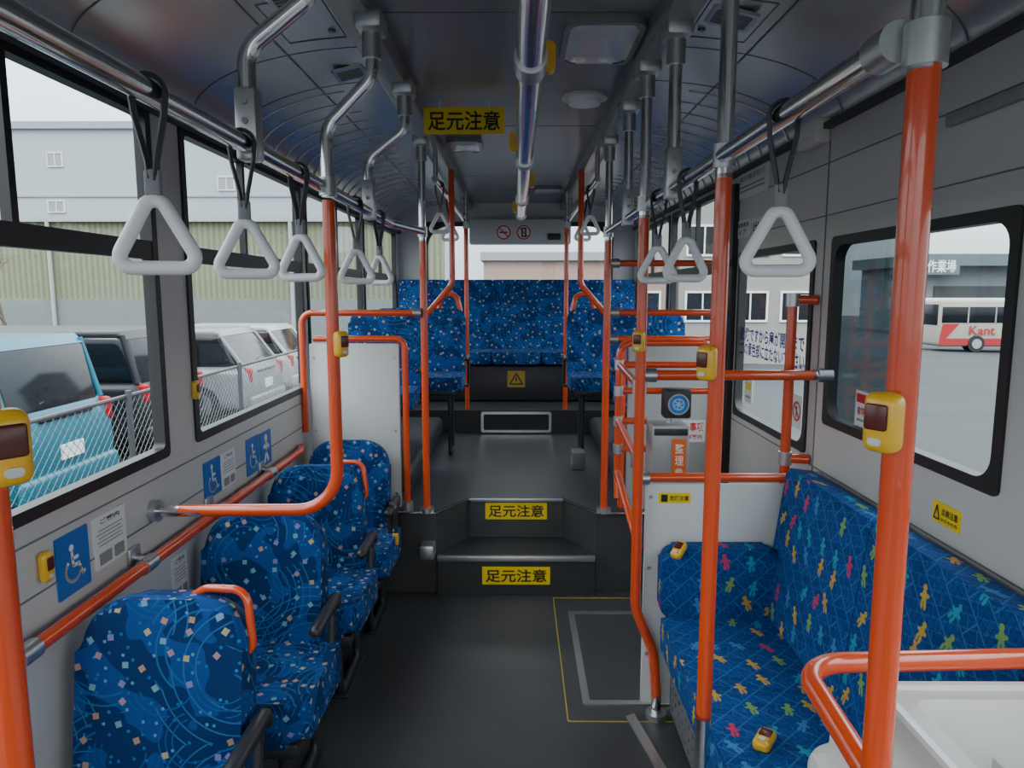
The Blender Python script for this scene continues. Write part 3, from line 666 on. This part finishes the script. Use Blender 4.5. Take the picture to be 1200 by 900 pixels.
# ================================================================ STOP BUTTONS
def make_button(label):
    t=thing('stop_button',label,'stop button',group='yellow stop buttons')
    b=B(); box(b,(-.026,-.040,-.047),(.026,0,.047),.016,4); obj('case',b,YB,t,local=True)
    b=B(); box(b,(-.017,-.044,-.010),(.017,-.038,.030),.004); obj('lens',b,MAR,t,local=True)
    b=B(); prism(b,rrect(.020,.012,.005,3,0,-.028),.039,.043,frame((0,0,0),'-Y')); obj('push_pad',b,CREAM,t,local=True)
    return t
bt=make_button('yellow stop button on the nearest right orange pole'); bt.location=(.506-.018,.92-.010,pt(1035,495,Y=.9).z); bt.rotation_euler=(0,0,rad(-58)); bt.scale=(.88,.88,.84)
def btn(px,py,x,y,l,rz=0,sc=1):
    k=dup(bt,(x,y,pt(px,py,Y=y).z),l,rad(rz)); k.scale=(sc,sc,sc)
btn(15,522,-.596,.796,'yellow stop button cut by left edge of view',55,.95)
btn(395,403,-.545,2.150,'yellow stop button on the curved orange pole',55,.85)
btn(835,425,.466,1.682,'yellow stop button on the pole rising from the bench',-55,.9)
btn(750,400,.450,2.566,'yellow stop button on the bent-foot pole',-30,.85)
q=pt(48,664,X=XL); k=dup(bt,(XL,q.y,q.z),'yellow stop button on left wall beside wheelchair sign',rad(90)); k.scale=(.7,.6,.8)
q=pt(226,457,X=XL); k=dup(bt,(XL,q.y,q.z),'yellow stop button on the left window pillar',rad(90)); k.scale=(.7,.5,.7)
k=dup(bt,(.60,2.50,.70),'yellow stop button on the end cushion of right bench',rad(-30)); k.rotation_euler=(rad(-60),0,rad(-40)); k.scale=(.8,.8,.8)
k=dup(bt,(.665,1.76,.446),'yellow stop button lying on the right bench seat'); k.rotation_euler=(rad(-90),0,rad(-35)); k.scale=(.9,.8,.9)
for y,s,l in((1.75,1,'nearest camera'),(2.7,-1,'second from camera'),(3.6,1,'third from camera'),(4.7,-1,'farthest')):
    b=B(); prism(b,rrect(.03,.07,.014,4),-.015,.015,frame((.032+s*.044,y,2.195),'-Y')); tag(obj('stop_pad',b,YB),'yellow pad on the centre ceiling bar, '+l,'stop button',group='yellow pads on the centre bar')
# ================================================================ SIGNS ON WALLS
def wsign(px0,py0,px1,py1,label,kind,x=XL):
    a=pt(px0,(py0+py1)/2,X=x); b=pt(px1,(py0+py1)/2,X=x); cy=(a.y+b.y)/2; w=abs(b.y-a.y); m=(px0+px1)/2
    z0=pt(m,py1,X=x).z; z1=pt(m,py0,X=x).z; h=z1-z0; cz=(z0+z1)/2; face='+X' if x<0 else '-X'
    asp=w/h
    if kind=='wc':
        L,hh=wheelchair(1.0,0,0,asp); it=[('stroke',L,.07,WHT),('disc',hh[0],hh[1],.07,WHT)]; return sign('wheelchair_sign',label,'sign',(x,cy,cz),face,w,h,BLUE,it)
    if kind=='person':
        return sign('priority_sign',label,'sign',(x,cy,cz),face,w,h,BLUE,[('disc',0,.3,.13,WHT),('stroke',[[(0,.2),(0,-.08),(-.15,-.38)],[(0,-.08),(.16,-.38)],[(-.22,.05),(0,.15),(.24,.02)]],.12,WHT)])
    if kind=='sheet':
        it=[('text','ご案内',0,.38,.6,.1,INK)]
        for k in range(5): it.append(('rect',-.05*(k%2),.22-.07*k,.75,.02,GREYT))
        it+= [('rect',-.2,-.32,.35,.22,GREYT),('rect',.22,-.32,.3,.22,GREYT)]
        return sign('notice',label,'notice',(x,cy,cz),face,w,h,PAPER,it)
wsign(64,622,104,696,'large blue wheelchair sign low on the left wall','wc')
wsign(108,598,147,660,'white instruction sheet right of the large wheelchair sign','sheet')
wsign(238,538,258,582,'blue wheelchair sign under the second left window','wc')
wsign(258,528,275,570,'white sheet beside the second wheelchair sign','sheet')
wsign(288,512,303,555,'small blue wheelchair sign near the curved pole end','wc')
wsign(304,505,317,545,'blue priority seat person sign on the left wall','person')
wsign(201,648,219,702,'white sheet low on the left wall below handrail','sheet')
def rsign(px0,py0,px1,py1,x=XR): 
    a=pt(px0,(py0+py1)/2,X=x); b=pt(px1,(py0+py1)/2,X=x); m=(px0+px1)/2; z0=pt(m,py1,X=x).z; z1=pt(m,py0,X=x).z
    return (x,(a.y+b.y)/2,(z0+z1)/2),abs(a.y-b.y),z1-z0
c,w,h=rsign(1094,592,1127,618); sign('warning_sticker','yellow caution sticker on right wall above the bench','sticker',c,'-X',w,h,YEL,[('text','点検注意',.14,.12,.6,.36,INK),('text','お立ちの方',.14,-.25,.6,.18,INK),('stroke',[[(-.42,-.3),(-.32,.32),(-.22,-.3),(-.42,-.3)]],.04,INK)])
c,w,h=rsign(866,195,901,228); sign('notice','grey information placard high on right wall by the dark post','notice',c,'-X',w,h,PAPER,[('text','車内事故防止',0,.2,.85,.2,GREYT),('rect',0,-.1,.8,.06,GREYT),('rect',0,-.25,.8,.06,GREYT)])
c,w,h=rsign(882,254,901,274); sign('exit_sign','small white exit sign above the second right window','sign',c,'-X',w,h,PAPER,[('text','出口',0,0,.8,.6,INK)])
c,w,h=rsign(864,258,880,278); sign('notice','small white sticker left of the exit sign','sticker',c,'-X',w,h,PAPER,[('text','降車専用',0,.2,.8,.3,INK),('text','ドア',0,-.2,.5,.3,INK)])
XG=XR+.016
def gtext(px0,px1,py,s,hh,root):
    a=pt(px0,py,X=XG); b_=pt(px1,py,X=XG); M=frame((XG,(a.y+b_.y)/2,pt((px0+px1)/2,py,X=XG).z),'-X'); obj('lettering',textbm(s,abs(a.y-b_.y),hh,0,0,M,0,.022),STKB,root,recalc=False)
root=thing('window_sticker','two lines of dark blue lettering on the farther right window','sticker',(XG,3.1,1.4))
gtext(868,943,397,'危険ですから扉が開くまで',.07,root); gtext(868,943,416,'この黄色部に立たないで下さい',.07,root)
q=pt(934,482,X=XG); sign('no_entry_sticker','round red prohibition sticker on the farther right window','sticker',(XG,q.y,q.z),'-X',.10,.14,PAPER,[('ring',0,0,.42,.10,RED),('stroke',[[(-.28,.2),(.28,-.2)]],.09,RED),('disc',0,.12,.06,INK),('stroke',[[(0,.1),(0,-.16)]],.08,INK)],t=.001)
q=pt(877,458,X=XG); sign('window_label','small yellow and white label low on the farther window','sticker',(XG,q.y,q.z),'-X',.11,.12,PAPER,[('rect',0,.2,.8,.3,YEL),('rect',0,-.25,.7,.1,GREYT)],t=.001)
c,w,h=rsign(1002,459,1022,512,XG); sign('window_label','white label with red print low on the nearer right window','sticker',c,'-X',w,h,PAPER,[('rect',0,.34,.85,.2,RED),('text','非常口',0,.05,.7,.2,RED),('rect',0,-.15,.7,.06,GREYT),('rect',0,-.32,.7,.06,GREYT)],t=.001)
bm=B()
for z in(1.93,2.12,.98): box(bm,(XR-.003,YB0+.1,z-.002),(XR+.001,3.8,z+.002))
for y in(1.35,2.69,3.75): box(bm,(XR-.003,y-.003,.3),(XR+.001,y+.003,2.2))
struct('trim_11',bm,SEAM2)
bm=B(); box(bm,(XR-.03,3.74,.46),(XR+.0,3.83,2.2)); struct('trim_12',bm,BLACK)
bm=B()
for z in(1.06,.93): box(bm,(XL-.001,YB0+.1,z-.002),(XL+.003,3.78,z+.002))
struct('trim_13',bm,SEAM2)
q=pt(962,158,X=XR); root=thing('emergency_box','pale plastic emergency door box high on the right wall','box',(XR,q.y,q.z))
b=B(); box(b,(XR-.06,q.y-.09,q.z-.045),(XR,q.y+.09,q.z+.045),.01); obj('case',b,CREAM,root)
b=B(); box(b,(XR-.063,q.y-.06,q.z-.02),(XR-.059,q.y+.06,q.z+.02)); obj('label_plate',b,PAPER,root)
b=B(); box(b,(XR-.02,1.35,2.08),(XR,1.95,2.11),.004); tag(obj('wall_slot',b,GREYT),'long slim grey strip high on right wall above windows','strip')
# ================================================================ CEILING FIXTURES
def clight(px,py,w,l,label):
    q=pt(px,py,Z=CZ); root=thing('ceiling_light',label,'ceiling light',(q.x,q.y,CZ)); M=frame((q.x,q.y,CZ),'-Z')
    b=B(); ring(b,rrect(w,l,.06,8),rrect(w-.04,l-.04,.045,8),0,.025,M); obj('frame',b,CEIL,root)
    b=B(); pillow(b,rrect(w-.04,l-.04,.045,8),.03,.018,M@Matrix.Translation((0,0,-.005))); obj('diffuser',b,LENS,root)
clight(703,45,.26,.42,'large rectangular ceiling light with clear cover near top right')
clight(545,168,.20,.34,'rounded ceiling light behind the hanging yellow sign')
clight(641,221,.24,.30,'small far ceiling light over the rear aisle')
q=pt(685,113,Z=CZ); root=thing('ceiling_speaker','round pale ceiling speaker right of the centre bar','speaker',(q.x,q.y,CZ)); M=frame((q.x,q.y,CZ),'-Z')
b=B(); prism(b,circ(.10,28),0,.012,M); obj('base',b,CREAM,root); b=B(); prism(b,circ(.07,28),.012,.035,M); obj('dome',b,WHT,root)
root=thing('header_panel','pale header panel over the rear window','panel',(.03,6.9,2.12))
b=B(); box(b,(-.45,6.86,2.10),(.52,6.99,2.34),.02); obj('body',b,WALL,root)
def nosign(x,z,label,k):
    sign('prohibition_sign',label,'sign',(x,6.858,z),'-Y',.15,.15,PAPER,[('ring',0,0,.46,.09,RED),('stroke',[[(-.25,.0),(.2,.0)]] if k==0 else [[(-.1,-.25),(-.1,.25),(.12,.25),(.12,-.25),(-.1,-.25)]],.09,INK),('stroke',[[(-.3,.3),(.3,-.3)]],.07,RED)],r=.07,t=.002)
nosign(-.12,2.21,'round red no smoking sign on rear header panel',0); nosign(.07,2.21,'round red no phone sign on rear header panel',1)
b=B(); box(b,(.30,6.84,2.14),(.42,6.865,2.2),.004); tag(obj('wall_switch',b,DARK),'small dark box on the rear header panel','box')
root=thing('wheelchair_belt','dark wheelchair belt with yellow buckle hanging on the rearmost left seat','belt',(-.60,3.4,.58))
b=B(); tube(b,[(-.625,3.43,.60),(-.60,3.41,.59),(-.598,3.40,.45),(-.61,3.40,.38),(-.63,3.43,.44),(-.65,3.44,.59),(-.625,3.43,.605)],.01,.02,flat=(.014,.004)); obj('strap',b,DARK,root)
b=B(); box(b,(-.615,3.38,.40),(-.585,3.40,.46),.006); obj('buckle',b,YB,root)
b=B(); box(b,(-.52,3.64,.22),(-.44,3.75,.30),.012); tag(obj('floor_anchor',b,STEEL),'small metal anchor bracket on platform face left of steps','bracket')
b=B(); box(b,(.38,4.7,.45),(.47,4.84,.57),.012); tag(obj('waste_bin',b,pm('bin_grey',(.12,.125,.13),.5)),'small grey box on rear aisle floor by right seats','bin')
# ================================================================ OUTSIDE
GZ=-.45
ASPH=pm('asphalt',(.050,.055,.058),.95,var=.2,scale=.6,spec=.15)
bm=B(); 
xs=[-60,-30,-1.3,1.3,2,20,40,80]; ys=[-30,0,10,30,90]
V=[[bm.verts.new((x,y,GZ-(0 if x<2 else .022*(x-2)))) for y in ys] for x in xs]
for i in range(len(xs)-1):
    for j in range(len(ys)-1): bm.faces.new((V[i][j],V[i+1][j],V[i+1][j+1],V[i][j+1]))
struct('ground',bm,ASPH)
FX=-2.6; t=thing('chain_link_fence','grey chain-link fence between the bus and parked cars','fence',(FX,6,GZ))
b=B(); z0,z1=GZ+.05,.95; y0,y1=2.4,10.5; sp=.066; H=z1-z0
k=y0-H
while k<y1:
    for sg in(1,-1):
        a=(k,z0) if sg>0 else (k,z1); e=(k+H,z1) if sg>0 else (k+H,z0)
        lo=max(k,y0); hi=min(k+H,y1)
        if hi>lo:
            f=lambda yy: a[1]+(e[1]-a[1])*(yy-k)/H
            tube(b,[(FX,lo,f(lo)),(FX,hi,f(hi))],.0024,seg=4)
    k+=sp
obj('mesh',b,pm('galvanised',(.16,.17,.175),.6,.2),t)
DK=pm('fence_dark',(.05,.055,.06),.5)
b=B(); cyl(b,(FX,y0,z1+.01),(FX,y1,z1+.01),.014,8); obj('top_rail',b,DK,t)
for i in range(5):
    b=B(); cyl(b,(FX+.02,y0+.35+i*1.9,GZ),(FX+.02,y0+.35+i*1.9,1.0),.020,10); obj('post',b,DK,t)
def car(label,loc,rz,col,L=4.3,W=1.7,H=1.5,van=False,name='parked_car',coat=.3,rough=.3):
    t=thing(name,label,'car',loc,rz); paint=pm('paint_'+label.split()[0],col,rough,coat=coat,var=.03,spec=.25)
    h0=.22; hb=H*.60
    pr=[(-L/2+.02,h0+.12),(-L/2,h0+.35),(-L/2+.03,hb-.10),(-L/2+.12,hb+.02),(L/2-.95,hb+.02),(L/2-.3,hb*.9),(L/2-.05,hb*.75),(L/2,h0+.2),(L/2-.05,h0),(-L/2+.06,h0)]
    M=frame((0,0,0),'+X')
    b=B(); pillow(b,pr,W,.13,M@Matrix.Translation((0,0,-W/2)),5); obj('body',b,paint,t,local=True)
    rr=.26 if van else .5
    gp=[(-L/2+.10,hb-.02),(-L/2+rr-.04,H-.12),(-L/2+rr+.05,H-.03),(L/2-1.85,H-.03),(L/2-1.65,H-.12),(L/2-.95,hb-.02)]
    b=B(); pillow(b,gp,W-.14,.12,M@Matrix.Translation((0,0,-(W-.14)/2)),4); obj('glasshouse',b,DGLASS,t,local=True)
    rp=[(-L/2+rr-.03,H-.10),(-L/2+rr+.06,H),(L/2-1.9,H),(L/2-1.72,H-.08)]
    b=B(); pillow(b,rp,W-.18,.04,M@Matrix.Translation((0,0,-(W-.18)/2)),4); obj('roof',b,paint,t,local=True)
    for sx in(-1,1):
        x=sx*(W/2-.12)
        for (ya,yb) in((-L/2+.12,-L/2+rr+.02),(0.0,0.0),(L/2-.98,L/2-1.75)):
            b=B(); tube(b,[(x+sx*.03,ya,hb),(x,yb,H-.05)],.035,seg=10); obj('roof_pillar',b,paint,t,local=True)
    for sx in(-1,1):
        for yy in(-L/2+.8,L/2-.8):
            b=B(); cyl(b,(sx*(W/2-.2),yy,.31),(sx*(W/2+.01),yy,.31),.31,24); o=obj('wheel',b,BLACK,t,local=True)
            b=B(); cyl(b,(sx*(W/2-.1),yy,.31),(sx*(W/2+.02),yy,.31),.19,16); obj('hubcap',b,STEEL,o,local=True)
        b=B(); box(b,(sx*(W/2-.12)-.05,-L/2+.0,hb-.24),(sx*(W/2-.12)+.06,-L/2+.14,hb+.0),.04,3); obj('tail_lamp',b,LAMP,t,local=True)
    b=B(); box(b,(-W/2+.06,-L/2-.04,h0),(W/2-.06,-L/2+.08,h0+.22),.055,4); obj('bumper',b,paint,t,local=True)
    b=B(); box(b,(-.17,-L/2-.012,h0+.30),(.17,-L/2+.03,h0+.44)); obj('number_plate',b,PAPER,t,local=True)
    b=B(); box(b,(-.4,-L/2+.01,hb-.10),(.4,-L/2+.08,hb-.07),.01); obj('tailgate_trim',b,DGLASS,t,local=True)
    b=B(); tube(b,[(-.25,-L/2+.12,hb+.06),(.2,-L/2+.16,hb+.14)],.008,seg=6); obj('rear_wiper',b,BLACK,t,local=True)
    return t
car('teal compact car seen from behind just beyond the fence',(-6.1,6.7,GZ),rad(90),(.003,.105,.155),3.6,1.6,1.68,True)
car('black van parked behind the teal car',(-6.9,9.4,GZ),rad(90),(.008,.009,.011),4.7,1.75,1.62,True,coat=.1,rough=.4)
car('silver estate car parked beyond the black van',(-6.4,11.9,GZ),rad(90),(.15,.16,.165),4.4,1.7,1.5)
car('white saloon farthest along the parked row',(-6.6,14.8,GZ),rad(90),(.30,.30,.30),4.3,1.7,1.42)
def wavemat(name,c1,c2,scale,axis='X'):
    m=bpy.data.materials.new(name); m.use_nodes=True; g=NG(m); b=g.n['Principled BSDF']; tc=g.new('ShaderNodeTexCoord')
    w=g.new('ShaderNodeTexWave',wave_type='BANDS',bands_direction=axis); w.inputs['Scale'].default_value=scale; g.l.new(tc.outputs['Object'],w.inputs['Vector'])
    g.put(b.inputs['Base Color'],g.mix(w.outputs['Fac'],c4(c1),c4(c2))); b.inputs['Roughness'].default_value=.7; return m
t=thing('screen_wall','yellow-green corrugated screen wall behind the parked cars','wall',(-16,25,GZ))
b=B(); box(b,(-34,25,1.4),(-2.5,25.1,4.1)); obj('corrugated_sheet',b,wavemat('screen_green',(.12,.13,.075),(.19,.20,.12),1.6),t)
b=B(); box(b,(-34,24.95,GZ),(-2.5,25.15,1.4)); obj('lower_wall',b,pm('lower_grey',(.15,.17,.165),.7),t)
for i in range(8):
    b=B(); cyl(b,(-33+i*4.2,24.85,GZ),(-33+i*4.2,24.85,4.3),.07,8); obj('post',b,pm('post_grey',(.32,.34,.34),.6) if i==0 else bpy.data.materials['post_grey'],t)
b=B(); box(b,(-34,24.8,4.05),(-2.5,25.12,4.2)); obj('coping',b,bpy.data.materials['post_grey'],t)
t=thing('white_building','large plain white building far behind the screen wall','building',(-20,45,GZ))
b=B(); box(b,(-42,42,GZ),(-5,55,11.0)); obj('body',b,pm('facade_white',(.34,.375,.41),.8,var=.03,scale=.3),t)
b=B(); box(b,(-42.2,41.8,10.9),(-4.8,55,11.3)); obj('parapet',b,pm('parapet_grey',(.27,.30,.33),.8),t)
b=B(); box(b,(-42,41.93,7.1),(-5,42,7.2)); obj('ledge',b,bpy.data.materials['parapet_grey'],t)
for (px,py,w_,h_) in((64,187,.8,.7),(66,242,.9,.6),(265,215,.9,.7)):
    q=pt(px,py,Y=41.95); b=B(); ring(b,rrect(w_+.1,h_+.1,.02),rrect(w_,h_,.02),-.02,.06,frame((q.x,41.98,q.z),'-Y')); box(b,(q.x-.02,41.93,q.z-h_/2),(q.x+.02,41.97,q.z+h_/2)); o=obj('window_frame',b,PAPER,t)
    b=B(); box(b,(q.x-w_/2,41.95,q.z-h_/2),(q.x+w_/2,41.99,q.z+h_/2)); obj('glass',b,GREYT,o)
def building(label,x0,x1,y0,y1,z1,col,rows,cols):
    t=thing('building',label,'building',((x0+x1)/2,(y0+y1)/2,GZ-.6)); mt=pm('facade_'+str(len(bpy.data.materials)),col,.8,var=.05,scale=.5)
    b=B(); box(b,(x0,y0,GZ-.6),(x1,y1,z1)); obj('body',b,mt,t); b=B(); box(b,(x0-.1,y0-.15,z1),(x1+.1,y1+.15,z1+.25)); obj('roof_edge',b,GREYT,t)
    for r_ in range(rows):
        for c_ in range(cols):
            zz=.9+r_*((z1-1)/rows)+.3
            xx=x0+(c_+.5)*(x1-x0)/cols; M=frame((xx,y0,zz),'-Y')
            b=B(); ring(b,rrect(1.1,.95,.02),rrect(.98,.83,.02),-.01,.05,M); prism(b,[(-.02,-.45),(.02,-.45),(.02,.45),(-.02,.45)],0,.045,M); o=obj('window_frame',b,PAPER,t)
            b=B(); prism(b,rrect(1.0,.85,.02),0,.02,M); obj('glass',b,DGLASS,o)
building('low pinkish beige building seen through the rear window',-1,4.6,22,26,2.6,(.29,.19,.155),1,4)
building('taller pale building seen through the right rear windows',5.0,9.4,22,28,7.0,(.24,.225,.205),3,3)
bl=thing('workshop','grey workshop with open bays beyond the coach on the right','building',(34,46,GZ-1.2))
b=B(); box(b,(25,44,GZ-1.2),(48,52,3.4)); obj('body',b,pm('workshop_wall',(.15,.17,.175),.8),bl)
b=B(); box(b,(24.5,43,3.2),(48.5,52.5,3.9)); obj('roof',b,pm('workshop_roof',(.08,.11,.125),.6),bl)
for i in range(4):
    b=B(); box(b,(25.6+i*5.5,43.9,GZ-1.2),(30+i*5.5,44.05,2.0)); obj('bay_door',b,pm('bay_dark%d'%i,(.03,.035,.04),.7),bl)
q=pt(1103,312,Y=43.0); obj('lettering',textbm('作業場',1.7,.75,0,0,frame((q.x,42.95,q.z),'-Y'),.01),WHT,bl,recalc=False)
b=B(); box(b,(q.x-1.1,42.96,q.z-.5),(q.x+1.1,43.02,q.z+.5)); obj('sign_board',b,bpy.data.materials['workshop_roof'],bl)
q=pt(1086,400,Y=30); cx0=q.x; cz0=GZ-.022*(cx0-1)
t=thing('coach','white and red coach parked in the yard beyond the right window','coach',(cx0+3.5,30,cz0))
H=2.2; L=6.8
b=B(); box(b,(cx0,29.2,cz0+.22),(cx0+L,31,cz0+H),.18,3); obj('body',b,pm('coach_cream',(.33,.31,.26),.4,coat=.2,spec=.3),t)
b=B(); box(b,(cx0+.1,29.18,cz0+1.2),(cx0+L-.1,29.22,cz0+1.85),.01); obj('side_window',b,DGLASS,t)
b=B(); box(b,(cx0-.02,29.35,cz0+1.1),(cx0+.02,30.85,cz0+1.95),.005); obj('windscreen',b,DGLASS,t)
b=B(); box(b,(cx0+.05,29.17,cz0+.28),(cx0+L-.1,29.21,cz0+.56)); 
prism(b,[(0,.56),(.25,.56),(.75,1.16),(.1,1.16)],-.02,.03,frame((cx0+.05,29.2,cz0),'-Y')); obj('stripe',b,CRED,t)
for k in range(1,6):
    b=B(); box(b,(cx0+k*1.12,29.16,cz0+1.2),(cx0+k*1.12+.05,29.2,cz0+1.85)); obj('window_pillar',b,GREYT,t)
for xx in(1.55,5.3):
    b=B(); cyl(b,(cx0+xx,29.15,cz0+.34),(cx0+xx,29.6,cz0+.34),.34,24); o=obj('wheel',b,BLACK,t)
    b=B(); cyl(b,(cx0+xx,29.12,cz0+.34),(cx0+xx,29.2,cz0+.34),.2,16); obj('hubcap',b,STEEL,o)
obj('lettering',textbm('Kant',1.05,.38,cx0+1.75,cz0+.89,frame((0,29.17,0),'-Y'),.02),CRED,t,recalc=False)
t=thing('bare_tree','small bare tree at the far left behind the cars','tree',(-17.2,21,GZ))
b=B(); 
def br(p,d,l,r,n):
    e=p+d*l; tube(b,[p,e],r,seg=5)
    if n:
        for _ in range(3): br(e,(d+Vector((random.uniform(-.7,.7),random.uniform(-.7,.7),random.uniform(-.1,.5)))).normalized(),l*.72,r*.6,n-1)
br(Vector((-15.2,21,GZ)),Vector((0,0,1)),1.2,.06,4); obj('branches',b,pm('bark',(.10,.07,.05),.9),t)
# ================================================================ LIGHT
w=bpy.data.worlds.new('world'); bpy.context.scene.world=w; w.use_nodes=True
g=NG(w); g.n.clear()
o=g.new('ShaderNodeOutputWorld'); bg=g.new('ShaderNodeBackground'); tc=g.new('ShaderNodeTexCoord'); ns=g.new('ShaderNodeTexNoise'); ns.inputs['Scale'].default_value=2.2; ns.inputs['Detail'].default_value=6
g.l.new(g.vm('MULTIPLY',tc.outputs['Generated'],(1,1,2.5)),ns.inputs['Vector'])
cr=g.new('ShaderNodeValToRGB'); cr.color_ramp.elements[0].position=.35; cr.color_ramp.elements[0].color=(.72,.83,.93,1); cr.color_ramp.elements[1].position=.65; cr.color_ramp.elements[1].color=(.97,.98,1,1)
g.l.new(ns.outputs['Fac'],cr.inputs[0]); g.l.new(cr.outputs[0],bg.inputs[0])
zz=g.m('MAXIMUM',g.sep(tc.outputs['Generated'])[2],0.0)
g.l.new(g.m('MULTIPLY',g.m('ADD',1.0,g.m('MULTIPLY',zz,5.0)),1.75),bg.inputs[1]); g.l.new(bg.outputs[0],o.inputs[0])
sd=bpy.data.lights.new('sun','SUN'); sd.energy=1.2; sd.angle=rad(15); so=bpy.data.objects.new('sun',sd); C.objects.link(so); so.rotation_euler=(rad(38),rad(8),rad(-25))
